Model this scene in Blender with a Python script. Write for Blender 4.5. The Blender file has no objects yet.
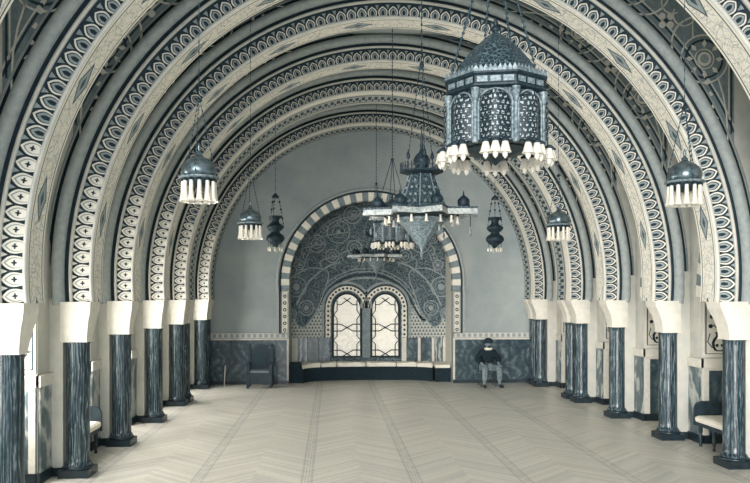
import bpy, bmesh, math, random
from math import pi, sin, cos, sqrt, atan2, radians
from mathutils import Vector, Matrix
random.seed(7)
COL = bpy.context.scene.collection

# ------------------------------------------------------------------ colour helpers
def lin(c):
    return c / 12.92 if c <= .04045 else ((c + .055) / 1.055) ** 2.4
STOPS = [(0, (12, 24, 30)), (.2, (40, 60, 69)), (.4, (90, 109, 115)), (.6, (146, 158, 160)), (.8, (208, 206, 196)), (1, (250, 244, 228))]
def tone(v):
    v = max(0, min(1, v))
    for (a, ca), (b, cb) in zip(STOPS, STOPS[1:]):
        if v <= b:
            t = (v - a) / (b - a)
            return tuple(lin((x + (y - x) * t) / 255) for x, y in zip(ca, cb)) + (1,)
    return (1, 1, 1, 1)

# ------------------------------------------------------------------ node helpers
class E:
    """a tiny expression wrapper over math nodes"""
    def __init__(s, nt, sock): s.nt, s.s = nt, sock
    def op(s, o, b=None, c=None):
        n = s.nt.nodes.new('ShaderNodeMath'); n.operation = o
        s.nt.links.new(s.s, n.inputs[0])
        for i, v in ((1, b), (2, c)):
            if v is None: continue
            if isinstance(v, E): s.nt.links.new(v.s, n.inputs[i])
            else: n.inputs[i].default_value = v
        return E(s.nt, n.outputs[0])
    def __add__(s, b): return s.op('ADD', b)
    def __sub__(s, b): return s.op('SUBTRACT', b)
    def __mul__(s, b): return s.op('MULTIPLY', b)
    def __truediv__(s, b): return s.op('DIVIDE', b)
    def lt(s, b): return s.op('LESS_THAN', b)
    def gt(s, b): return s.op('GREATER_THAN', b)
    def fract(s): return s.op('FRACT')
    def abs(s): return s.op('ABSOLUTE')
    def mx(s, b): return s.op('MAXIMUM', b)
    def mn(s, b): return s.op('MINIMUM', b)
    def floor(s): return s.op('FLOOR')

def new_mat(name, rough=.6, metal=0.0, spec=.3):
    m = bpy.data.materials.new(name); m.use_nodes = True
    nt = m.node_tree; b = nt.nodes['Principled BSDF']
    b.inputs['Roughness'].default_value = rough
    b.inputs['Metallic'].default_value = metal
    b.inputs['Specular IOR Level'].default_value = spec
    return m, nt, b
def coords(nt, kind='Object', scale=(1, 1, 1), rot=(0, 0, 0)):
    t = nt.nodes.new('ShaderNodeTexCoord'); mp = nt.nodes.new('ShaderNodeMapping')
    mp.inputs['Scale'].default_value = scale; mp.inputs['Rotation'].default_value = rot
    nt.links.new(t.outputs[kind], mp.inputs[0]); return mp.outputs[0]
def sep(nt, v):
    n = nt.nodes.new('ShaderNodeSeparateXYZ'); nt.links.new(v, n.inputs[0])
    return [E(nt, n.outputs[i]) for i in range(3)]
def noise(nt, vec, scale, detail=4, dist=0, rough=.5):
    n = nt.nodes.new('ShaderNodeTexNoise'); nt.links.new(vec, n.inputs['Vector'])
    n.inputs['Scale'].default_value = scale; n.inputs['Detail'].default_value = detail
    n.inputs['Distortion'].default_value = dist; n.inputs['Roughness'].default_value = rough
    return E(nt, n.outputs['Fac'])
def vor(nt, vec, scale, feature='F1', rnd=1.0, out='Distance'):
    n = nt.nodes.new('ShaderNodeTexVoronoi'); nt.links.new(vec, n.inputs['Vector'])
    n.feature = feature; n.inputs['Scale'].default_value = scale; n.inputs['Randomness'].default_value = rnd
    return E(nt, n.outputs[out])
def wave(nt, vec, scale, dist, detail=3, dscale=1, axis='X'):
    n = nt.nodes.new('ShaderNodeTexWave'); nt.links.new(vec, n.inputs['Vector']); n.bands_direction = axis
    n.inputs['Scale'].default_value = scale; n.inputs['Distortion'].default_value = dist
    n.inputs['Detail'].default_value = detail; n.inputs['Detail Scale'].default_value = dscale
    return E(nt, n.outputs['Fac'])
def ramp(nt, fac, stops):
    n = nt.nodes.new('ShaderNodeValToRGB'); nt.links.new(fac.s, n.inputs[0])
    while len(n.color_ramp.elements) < len(stops): n.color_ramp.elements.new(.5)
    for e, (p, v) in zip(n.color_ramp.elements, stops):
        e.position = p; e.color = tone(v)
    return n.outputs[0]
def mix(nt, fac, a, b):
    n = nt.nodes.new('ShaderNodeMix'); n.data_type = 'RGBA'
    if isinstance(fac, E): nt.links.new(fac.s, n.inputs['Factor'])
    else: n.inputs['Factor'].default_value = fac
    for k, v in (('A', a), ('B', b)):
        s = [i for i in n.inputs if i.name == k and i.type == 'RGBA'][0]
        if isinstance(v, (float, int)): s.default_value = tone(v)
        else: nt.links.new(v, s)
    return [o for o in n.outputs if o.type == 'RGBA'][0]
def base(nt, b, col): nt.links.new(col, b.inputs['Base Color'])
def bump(nt, b, fac, strength=.3, dist=.01):
    n = nt.nodes.new('ShaderNodeBump'); n.inputs['Strength'].default_value = strength; n.inputs['Distance'].default_value = dist
    nt.links.new(fac.s, n.inputs['Height']); nt.links.new(n.outputs[0], b.inputs['Normal'])

M = {}
def plain(name, v, rough=.7, metal=0.0, spec=.3, var=.06, vs=6):
    m, nt, b = new_mat(name, rough, metal, spec)
    c = coords(nt)
    base(nt, b, ramp(nt, noise(nt, c, vs, 5), [(.3, v - var), (.7, v + var)]))
    M[name] = m; return m
plain('cream_plaster', .88, .75, var=.035, vs=9)
plain('pilaster_plaster', .80, .75, var=.03, vs=5)
plain('grey_plaster', .66, .8, var=.03, vs=3)
plain('ceiling_plaster', .66, .8, var=.03, vs=2)
plain('roll_plaster', .66, .6, var=.04, vs=14)
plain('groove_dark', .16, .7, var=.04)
plain('thin_light', .80, .6, var=.04)
plain('frieze_ground', .17, .7, var=.05, vs=30)
plain('leaf_light', .92, .6, var=.03, vs=30)
plain('leaf_fill', .60, .6, var=.05, vs=30)
plain('leaf_dark', .12, .6)
plain('leaf_line', .62, .6)
plain('ornament_light', .86, .7, var=.05, vs=20)
plain('ornament_dark', .22, .7, var=.04, vs=20)
plain('arabesque_line', .62, .7)
plain('spandrel_ground', .54, .75, var=.05, vs=12)
plain('black_stone', .10, .35, spec=.5)
plain('pale_stone', .86, .6, var=.05, vs=10)
plain('dark_wood', .16, .45, spec=.4, var=.06, vs=10)
plain('cushion_white', .97, .9, var=.03, vs=20)
plain('cushion_shadow', .75, .9)
plain('bench_cloth', .13, .9, var=.05, vs=25)
plain('dark_bronze', .10, .5, metal=.1, spec=.3, var=.1, vs=30)
plain('worn_brass', .42, .5, metal=.15, spec=.4, var=.16, vs=40)
plain('pale_brass', .62, .5, metal=.1, spec=.4, var=.14, vs=30)
plain('chain_metal', .22, .5, metal=.3, var=.08, vs=40)
plain('window_iron', .12, .6)
plain('skin_tone', .50, .6, var=.03)
plain('jacket_cloth', .10, .9, var=.04, vs=30)
plain('trouser_cloth', .48, .9, var=.08, vs=20)
plain('turban_cloth', .14, .9, var=.04, vs=60)
plain('white_cloth', .96, .9, var=.02)
plain('stripe_dark', .54, .7, var=.05, vs=12)
plain('stripe_light', .95, .7, var=.03, vs=12)

# glass bells
m, nt, b = new_mat('milk_glass', .2, 0, .6)
b.inputs['Base Color'].default_value = tone(.93); b.inputs['Transmission Weight'].default_value = .3
M['milk_glass'] = m
# wall plaster of the end wall, a little mottled
m, nt, b = new_mat('end_wall_plaster', .8)
c = coords(nt); base(nt, b, ramp(nt, noise(nt, c, 1.2, 6, 0, .65), [(.3, .60), (.7, .68)])); M['end_wall_plaster'] = m
# column marble: long upright veins
def marble(name, dark, light, scale, rot=(0, 0, 0), squash=(1, 1, 1), rough=.22, dist=9, ax='X', pos=(.35, .62, .8), nw=.5):
    m, nt, b = new_mat(name, rough, 0, .5)
    info = nt.nodes.new('ShaderNodeObjectInfo')
    c = coords(nt, 'Object', squash, rot)
    add = nt.nodes.new('ShaderNodeVectorMath'); add.operation = 'ADD'; nt.links.new(c, add.inputs[0])
    sc = nt.nodes.new('ShaderNodeVectorMath'); sc.operation = 'SCALE'; sc.inputs['Scale'].default_value = 13
    nt.links.new(info.outputs['Location'], sc.inputs[0]); nt.links.new(sc.outputs[0], add.inputs[1])
    c = add.outputs[0]
    w = wave(nt, c, scale, dist, 5, 1.3, ax); n = noise(nt, c, scale * 2.2, 6, 1.5, .62)
    f = w * (1.03 - nw) + n * nw
    base(nt, b, ramp(nt, f, [(pos[0], dark), (pos[1], (dark + light) / 2 - .06), (pos[2], light)]))
    M[name] = m
marble('column_marble', .10, .58, 6, squash=(1.5, 1.5, .22), dist=10, rough=.25, pos=(.38, .60, .80), nw=.75)
marble('dado_marble', .20, .50, 1.3, squash=(1, 1, 1.3), dist=14, rough=.3, pos=(.36, .56, .76), nw=.85)
marble('dado_marble_light', .34, .74, 2.4, squash=(1, 1, .6), dist=10, rough=.3, pos=(.3, .55, .8))

# ---- soffit paints, drawn on the unrolled UV (u along the curve in metres, v across in metres)
def uvxy(nt):
    t = nt.nodes.new('ShaderNodeTexCoord'); return sep(nt, t.outputs['UV']), t.outputs['UV']
def soffit_paint(name, width, double):
    m, nt, b = new_mat(name, .6)
    (u, v, _), uv = uvxy(nt)
    mid = v - width / 2
    edge = mid.abs().gt(width / 2 - .035)
    line = mid.abs().gt(width / 2 - .055) * mid.abs().lt(width / 2 - .035)
    if not double:
        per = 1.36
        t = ((u / per).fract() - .5) * per                      # metres from a medallion's centre
        med = (t.abs() / .27) + (mid.abs() / .125)
        inmed = med.lt(1.0); rim = med.gt(.8) * inmed; core = med.lt(.34)
        n1 = noise(nt, uv, 9, 3, 1.5); n2 = vor(nt, uv, 7, 'DISTANCE_TO_EDGE')
        scr = (n1 - .5).abs().lt(.018).mx(n2.lt(.03)) * mid.abs().lt(width / 2 - .07)
        col = mix(nt, scr * .5, .94, .45)
        inner = mix(nt, core, .62, .30)
        inner = mix(nt, rim, inner, .32)
        col = mix(nt, inmed, col, inner)
        col = mix(nt, line, col, .3); col = mix(nt, edge, col, .95)
    else:
        # three lanes: pale border, row of small dark blocks, plain ground
        p = .15; t = ((u / p).fract() - .5).abs(); tt = ((u / p + .5).fract() - .5).abs()
        la = (v - .60).abs().lt(.27); bl = t.lt(.26) * (v - .56).abs().lt(.13); sm = tt.lt(.14) * (v - .72).abs().lt(.09)
        col = mix(nt, la, .78, .70)
        col = mix(nt, bl.mx(sm), col, .20)
        ln = ((v - .60).abs() - .29).abs().lt(.022)
        col = mix(nt, ln, col, .30)
        col = mix(nt, v.lt(.22), col, .95)
    base(nt, b, col); M[name] = m
soffit_paint('soffit_painted', .45, False)
soffit_paint('soffit_double', 1.05, True)

# ---- tympanum ground of the alcove: filigree on dark
m, nt, b = new_mat('tympanum_dark', .7)
c = coords(nt)
d1 = vor(nt, c, 3.4, 'SMOOTH_F1', .8); n1 = noise(nt, c, 7, 4, 2.2)
r = ((d1 * 9).fract() - .5).abs().lt(.11); s = (n1 - .5).abs().lt(.03)
dots = vor(nt, c, 14).lt(.2)
col = mix(nt, r * .7, .27, .56); col = mix(nt, s * .7, col, .56); col = mix(nt, dots * .6, col, .62)
base(nt, b, col); M['tympanum_dark'] = m
# ---- triangle lattice ground
m, nt, b = new_mat('lattice_ground', .7)
c = coords(nt); x, y, z = sep(nt, c)
p = .10
a = (z / p).fract(); row = (z / p).floor()
xs_ = ((x / p) + row * .5).fract()
tri = ((xs_ - .5).abs() * 2 + a).lt(.78)
col = mix(nt, tri, .76, .36)
base(nt, b, col); M['lattice_ground'] = m
# ---- small frieze above the dado
m, nt, b = new_mat('dado_frieze', .7)
c = coords(nt); x, y, z = sep(nt, c)
t = ((x / .16).fract() - .5).abs()
blk = t.lt(.3) * (z - 1.36).abs().lt(.05); ln = ((z - 1.36).abs() - .085).abs().lt(.012)
col = mix(nt, blk, .80, .62); col = mix(nt, ln, col, .45)
base(nt, b, col); M['dado_frieze'] = m
# ---- parquet floor
m, nt, b = new_mat('parquet', .34, 0, .5)
c = coords(nt); x, y, z = sep(nt, c)
P = 1.46
cell = x / P; cx = (cell.fract() - .5).abs()                      # 0 at strip middle .. .5 at border
sgn = (cell.fract() - .5)
chev = ((y + (cx * P)) / .075)
k = chev.floor(); fr = chev.fract()
wn = nt.nodes.new('ShaderNodeTexWhiteNoise'); wn.noise_dimensions = '2D'
cmb = nt.nodes.new('ShaderNodeCombineXYZ'); nt.links.new(k.s, cmb.inputs[0]); nt.links.new((cell * 2).floor().s, cmb.inputs[1]); nt.links.new(cmb.outputs[0], wn.inputs['Vector'])
rv = E(nt, wn.outputs['Value'])
big = noise(nt, c, .5, 3); fine = noise(nt, coords(nt, 'Object', (1, .25, 1)), 22, 4)
f = rv * .42 + big * .28 + fine * .30
col = ramp(nt, f, [(.22, .82), (.78, .98)])
seam = fr.lt(.10); col = mix(nt, seam * .25, col, .6)
border = ((cx - .455).abs()).lt(.012).mx((cx - .485).abs().lt(.005)); col = mix(nt, border * .30, col, .5)
base(nt, b, col)
rr = nt.nodes.new('ShaderNodeMapRange'); nt.links.new(noise(nt, c, 1.6, 4).s, rr.inputs[0]); rr.inputs[3].default_value = .26; rr.inputs[4].default_value = .46
nt.links.new(rr.outputs[0], b.inputs['Roughness'])
M['parquet'] = m
# ---- lantern glass panels: pierced metal over pale glass
m, nt, b = new_mat('pierced_metal', .5, .1, .4)
(u, v, _), uv = uvxy(nt)
br = nt.nodes.new('ShaderNodeTexBrick'); nt.links.new(uv, br.inputs['Vector'])
br.inputs['Scale'].default_value = 1; br.inputs['Brick Width'].default_value = .032; br.inputs['Row Height'].default_value = .042
br.inputs['Mortar Size'].default_value = .0075; br.offset = .5
hole = E(nt, br.outputs['Fac']).lt(.5); rnd = noise(nt, uv, 60, 2).gt(.5)
base(nt, b, mix(nt, hole * rnd, .08, .62)); M['pierced_metal'] = m
m, nt, b = new_mat('filigree', .5, .1, .4)
c = coords(nt); w = vor(nt, c, 30, 'DISTANCE_TO_EDGE')
base(nt, b, mix(nt, w.lt(.06), .08, .38)); M['filigree'] = m
# ---- daylight behind the alcove windows: patterned pane lit from outside
m, nt, b = new_mat('lit_pane', .4)
c = coords(nt); n1 = vor(nt, c, 11, 'DISTANCE_TO_EDGE'); n2 = noise(nt, c, 6, 5)
f = n1.op('MINIMUM', .25) * 2 + n2 * .6
cc = ramp(nt, f, [(.25, .80), (.75, 1.0)])
nt.links.new(cc, b.inputs['Emission Color']); nt.links.new(cc, b.inputs['Base Color'])
b.inputs['Emission Strength'].default_value = .5
M['lit_pane'] = m; PANE = b
# ---- filigree painted pilaster paper
m, nt, b = new_mat('painted_panel_ground', .7)
c = coords(nt); base(nt, b, ramp(nt, noise(nt, c, 8, 4), [(.3, .84), (.7, .92)])); M['painted_panel_ground'] = m

# ------------------------------------------------------------------ mesh helper
class MB:
    def __init__(s): s.v = []; s.f = []; s.m = []; s.uv = {}; s.mats = []; s.sm = []
    def mi(s, name):
        if name not in s.mats: s.mats.append(name)
        return s.mats.index(name)
    def face(s, pts, mat, uv=None, smooth=False):
        i = len(s.v); s.v += [tuple(p) for p in pts]
        s.f.append(tuple(range(i, i + len(pts)))); s.m.append(s.mi(mat)); s.sm.append(smooth)
        if uv: s.uv[len(s.f) - 1] = uv
    def grid(s, rows, mat, smooth=True, closed=False, uvs=None, mats=None):
        """rows: list of equal-length point rows -> shared-vertex quads"""
        n = len(rows[0]); i0 = len(s.v)
        for r in rows: s.v += [tuple(p) for p in r]
        for a in range(len(rows) - 1):
            for b in range(n if closed else n - 1):
                c = (b + 1) % n
                s.f.append((i0 + a * n + b, i0 + a * n + c, i0 + (a + 1) * n + c, i0 + (a + 1) * n + b))
                s.m.append(s.mi(mats(a, b) if mats else mat)); s.sm.append(smooth)
                if uvs: s.uv[len(s.f) - 1] = [uvs[a][b], uvs[a][c], uvs[a + 1][c], uvs[a + 1][b]]
    def box(s, x0, y0, z0, x1, y1, z1, mat):
        i = len(s.v)
        s.v += [(x, y, z) for z in (z0, z1) for (x, y) in ((x0, y0), (x1, y0), (x1, y1), (x0, y1))]
        for q in ((3, 2, 1, 0), (4, 5, 6, 7), (0, 1, 5, 4), (1, 2, 6, 5), (2, 3, 7, 6), (3, 0, 4, 7)):
            s.f.append(tuple(i + k for k in q)); s.m.append(s.mi(mat)); s.sm.append(False)
    def prism(s, poly, a0, a1, mat, axis='y', side=None):
        """poly in the plane across the axis; y: (x,z), x: (y,z), z: (x,y)"""
        def P(p, a):
            return (p[0], a, p[1]) if axis == 'y' else (a, p[0], p[1]) if axis == 'x' else (p[0], p[1], a)
        i = len(s.v); n = len(poly)
        s.v += [P(p, a0) for p in poly] + [P(p, a1) for p in poly]
        s.f += [tuple(i + k for k in range(n)), tuple(i + n + k for k in reversed(range(n)))]
        s.m += [s.mi(mat)] * 2; s.sm += [False] * 2
        for k in range(n):
            l = (k + 1) % n
            s.f.append((i + l, i + k, i + n + k, i + n + l)); s.m.append(s.mi(side or mat)); s.sm.append(False)
    def lathe(s, prof, mat, seg=24, c=(0, 0, 0), smooth=True, rot=0, closed=True):
        rows = [[(c[0] + r * cos(2 * pi * k / seg + rot), c[1] + r * sin(2 * pi * k / seg + rot), c[2] + z) for k in range(seg)] for r, z in prof]
        s.grid(rows, mat, smooth, closed=True)
        for row, flip in ((rows[0], True), (rows[-1], False)):
            if abs(row[0][0] - c[0]) + abs(row[0][1] - c[1]) > 1e-4 and closed:
                s.face(row[::-1] if flip else row, mat)
    def tube(s, pts, r, mat, seg=6, caps=True):
        rows = []
        pts = [Vector(p) for p in pts]
        for i, p in enumerate(pts):
            d = (pts[min(i + 1, len(pts) - 1)] - pts[max(i - 1, 0)]).normalized()
            up = Vector((0, 0, 1)) if abs(d.z) < .9 else Vector((1, 0, 0))
            a = d.cross(up).normalized(); bb = d.cross(a)
            rr = r[i] if isinstance(r, (list, tuple)) else r
            rows.append([p + (a * cos(2 * pi * k / seg) + bb * sin(2 * pi * k / seg)) * rr for k in range(seg)])
        s.grid(rows, mat, True, closed=True)
        if caps: s.face(rows[0], mat); s.face(rows[-1][::-1], mat)
    def sphere(s, c, r, mat, seg=12, sz=1):
        s.lathe([(max(1e-5, r * cos(a)), r * sz * sin(a)) for a in [(-pi / 2 + pi * k / 8) for k in range(9)]], mat, seg, c)
    def strip(s, pts, w, a0, a1, mat, axis='y', closed=False):
        """a flat ribbon of width w along 2-D points, extruded a0..a1"""
        n = len(pts); out = []
        for i, p in enumerate(pts):
            q0 = pts[(i - 1) % n] if closed or i > 0 else p; q1 = pts[(i + 1) % n] if closed or i < n - 1 else p
            dx, dy = q1[0] - q0[0], q1[1] - q0[1]; l = sqrt(dx * dx + dy * dy) or 1
            out.append(((p[0] - dy / l * w / 2, p[1] + dx / l * w / 2), (p[0] + dy / l * w / 2, p[1] - dx / l * w / 2)))
        rng = range(n) if closed else range(n - 1)
        for i in rng:
            j = (i + 1) % n
            s.prism([out[i][0], out[i][1], out[j][1], out[j][0]], a0, a1, mat, axis)
    def build(s, name, parent=None, loc=None, me=None):
        me = bpy.data.meshes.new(name)
        me.from_pydata(s.v, [], s.f)
        for mn in s.mats: me.materials.append(M[mn])
        me.polygons.foreach_set('material_index', s.m)
        me.polygons.foreach_set('use_smooth', s.sm)
        if s.uv:
            ul = me.uv_layers.new(name='UVMap')
            for fi, uv in s.uv.items():
                for li, q in zip(me.polygons[fi].loop_indices, uv): ul.data[li].uv = q
        me.update()
        bm = bmesh.new(); bm.from_mesh(me)
        bmesh.ops.recalc_face_normals(bm, faces=bm.faces); bm.to_mesh(me); bm.free()
        o = bpy.data.objects.new(name, me); COL.objects.link(o)
        if parent: o.parent = parent
        if loc: o.location = loc
        return o

def tag(o, label=None, cat=None, group=None, kind=None):
    if label: o['label'] = label
    if cat: o['category'] = cat
    if group: o['group'] = group
    if kind: o['kind'] = kind
    return o
def empty(name, loc=(0, 0, 0), rz=0):
    o = bpy.data.objects.new(name, None); o.location = loc; o.rotation_euler = (0, 0, rz); o.empty_display_size = .2
    COL.objects.link(o); return o
def kids(o): return [c for c in bpy.data.objects if c.parent == o]
def copy_tree(o, parent=None):
    c = o.copy(); COL.objects.link(c)
    if parent: c.parent = parent
    for ch in kids(o): copy_tree(ch, c)
    return c
def mirror_pts(mb):
    """a mirrored (x -> -x) twin of a mesh builder"""
    n = MB(); n.v = [(-x, y, z) for x, y, z in mb.v]; n.f = list(mb.f); n.m = list(mb.m); n.mats = list(mb.mats); n.sm = list(mb.sm); n.uv = dict(mb.uv)
    return n

# ------------------------------------------------------------------ dimensions
R0, ZC, ZS = 4.40, 2.75, 2.38          # arch inner radius, centre height, springing height
FK = {-1: 6.05, 0: 8.28, 1: 10.49, 2: 12.63, 3: 14.95, 4: 17.16, 5: 20.3}
DEP = {-1: .45, 0: .45, 1: .45, 2: .45, 3: .45, 4: 1.05, 5: .92}
YB = 21.22                              # the end wall
ZT = 7.69                               # ceiling
XW = 4.97                               # inner face of the side walls
A0 = -math.asin((ZC - ZS) / R0)         # springing angle (right side)
NA = 120
ANG = [A0 + (pi - 2 * A0) * i / NA for i in range(NA + 1)]

def arch_sweep(mb, prof, mat, centre=(0, 0, ZC), angs=ANG, smooth=True, uvw=False):
    """prof: list of (radius, y).  Sweeps it round the arch."""
    rows = []; uvs = []
    L = [0]
    for (r1, y1), (r2, y2) in zip(prof, prof[1:]): L.append(L[-1] + math.hypot(r2 - r1, y2 - y1))
    for t in angs:
        rows.append([(centre[0] + r * cos(t), centre[1] + y, centre[2] + r * sin(t)) for r, y in prof])
        uvs.append([((t - pi / 2) * prof[0][0], l) for l in L])
    mb.grid(rows, mat, smooth, uvs=uvs if uvw else None)
    for row in (rows[0], rows[-1]):
        if len(row) > 2: mb.face(row, mat)

# ------------------------------------------------------------------ the great arches
def leaf_poly(w, l, kind=0):
    """pointed horseshoe leaf, base on 0, tip at l"""
    pts = []
    for t in [i / 7 for i in range(8)]:
        y = l * t
        if t < .45: hw = w / 2 * (.74 + .26 * sin(t / .45 * pi / 2))
        else: hw = w / 2 * (1 - ((t - .45) / .55) ** 2.0) * 1.0
        pts.append((hw, y))
    return pts + [(-x, y) for x, y in pts[-2::-1]]
def put_leaf(mb, t, r, poly, dy0, dy1, mat, side=None):
    ct, st = cos(t), sin(t)
    q = []
    for a, b in poly:
        q.append(((r + b) * ct - a * st, ZC + (r + b) * st + a * ct))
    mb.prism(q, dy1, dy0, mat, 'y', side)
def make_leaf_frieze():
    mb = MB(); n = 84
    for i in range(n):
        t = A0 + (pi - 2 * A0) * (i + .5) / n
        k = max(0, abs(cos(t)) - .80) / .20                 # longer leaves near the springing
        l = .168 + .065 * k; w = .158
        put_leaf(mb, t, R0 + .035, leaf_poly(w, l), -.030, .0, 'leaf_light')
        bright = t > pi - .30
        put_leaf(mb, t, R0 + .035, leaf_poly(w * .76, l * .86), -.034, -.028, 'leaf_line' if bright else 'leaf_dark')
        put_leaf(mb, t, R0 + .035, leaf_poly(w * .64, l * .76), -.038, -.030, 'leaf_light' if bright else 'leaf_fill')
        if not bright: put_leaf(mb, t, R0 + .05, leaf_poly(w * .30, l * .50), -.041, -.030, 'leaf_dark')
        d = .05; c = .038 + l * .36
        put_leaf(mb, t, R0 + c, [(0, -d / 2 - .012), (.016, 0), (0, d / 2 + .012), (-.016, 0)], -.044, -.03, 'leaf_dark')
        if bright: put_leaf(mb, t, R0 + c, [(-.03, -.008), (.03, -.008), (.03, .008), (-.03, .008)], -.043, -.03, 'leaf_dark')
        if i < n - 1:                                        # small triangle between two tips
            t2 = t + (pi - 2 * A0) / n / 2
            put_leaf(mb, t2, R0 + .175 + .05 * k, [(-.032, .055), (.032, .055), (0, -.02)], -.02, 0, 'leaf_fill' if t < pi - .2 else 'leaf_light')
    return mb
def make_archivolt():
    mb = MB()
    arch_sweep(mb, [(R0, 0), (R0 + .0, -.045), (R0 + .035, -.045), (R0 + .035, -.008)], 'thin_light')
    arch_sweep(mb, [(R0 + .035, -.008), (R0 + .27, -.008)], 'frieze_ground')
    arch_sweep(mb, [(R0 + .27, -.008), (R0 + .262, -.055), (R0 + .28, -.068), (R0 + .305, -.055), (R0 + .31, 0)], 'thin_light')
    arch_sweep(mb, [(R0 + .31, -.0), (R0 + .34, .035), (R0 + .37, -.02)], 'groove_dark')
    arch_sweep(mb, [(R0 + .37, -.02), (R0 + .375, -.04), (R0 + .395, -.075), (R0 + .43, -.105), (R0 + .465, -.11), (R0 + .50, -.10), (R0 + .53, -.07), (R0 + .545, -.02), (R0 + .55, 0)], 'roll_plaster')
    return mb
def make_outer_groove():
    mb = MB()
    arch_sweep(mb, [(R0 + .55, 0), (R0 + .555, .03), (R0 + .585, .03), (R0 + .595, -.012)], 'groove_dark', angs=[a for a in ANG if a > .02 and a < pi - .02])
    arch_sweep(mb, [(R0 + .595, -.012), (R0 + .625, -.012), (R0 + .63, 0.002)], 'roll_plaster', angs=[a for a in ANG if a > .1 and a < pi - .1])
    return mb
def make_spandrel(depth):
    """the wall over the arch between the side walls, front and back"""
    mb = MB(); N = 90; r = R0 + .60
    for i in range(N):
        t0, t1 = [A0 + (pi - 2 * A0) * k / N for k in (i, i + 1)]
        def outer(t):
            x, z = cos(t), sin(t)
            k = min((5.10 / abs(x)) if abs(x) > 1e-6 else 99, ((ZT + .05 - ZC) / z) if z > 1e-6 else 99)
            return (k * x, ZC + k * z)
        p = [(r * cos(t0), ZC + r * sin(t0)), outer(t0), outer(t1), (r * cos(t1), ZC + r * sin(t1))]
        mb.face([(a, 0.003, c) for a, c in p], 'spandrel_ground'); q = [(R0 * cos(t0), ZC + R0 * sin(t0)), p[1], p[2], (R0 * cos(t1), ZC + R0 * sin(t1))]; mb.face([(a, depth, c) for a, c in reversed(q)], 'grey_plaster')
    # plain upright strips between the painted corner and the side walls
    for s in (-1, 1):
        a1 = math.acos(4.66 / 5.035)
        pl = [(5.10, ZT + .05), (5.10, ZS), (4.955, ZS), (4.955, ZC + .1), (5.03, ZC + .14)] + [(5.035 * cos(t), ZC + 5.035 * sin(t)) for t in [.04 + (a1 - .04) * k / 14 for k in range(15)]] + [(4.66, ZT + .05)]
        for p, q in zip(pl[4:], pl[5:]):
            if q[1] > p[1]: mb.prism([(s * p[0], p[1]), (s * 5.10, p[1]), (s * 5.10, q[1]), (s * q[0], q[1])], -.014, .02, 'pilaster_grey')
        mb.prism([(s * 4.955, ZS), (s * 5.10, ZS), (s * 5.10, ZC + .14), (s * 4.955, ZC + .14)], -.014, .02, 'pilaster_grey')
    return mb
plain('pilaster_grey', .78, .75, var=.03, vs=5)
def circ(cx, cz, r, n=24): return [(cx + r * cos(2 * pi * k / n), cz + r * sin(2 * pi * k / n)) for k in range(n)]
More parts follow.
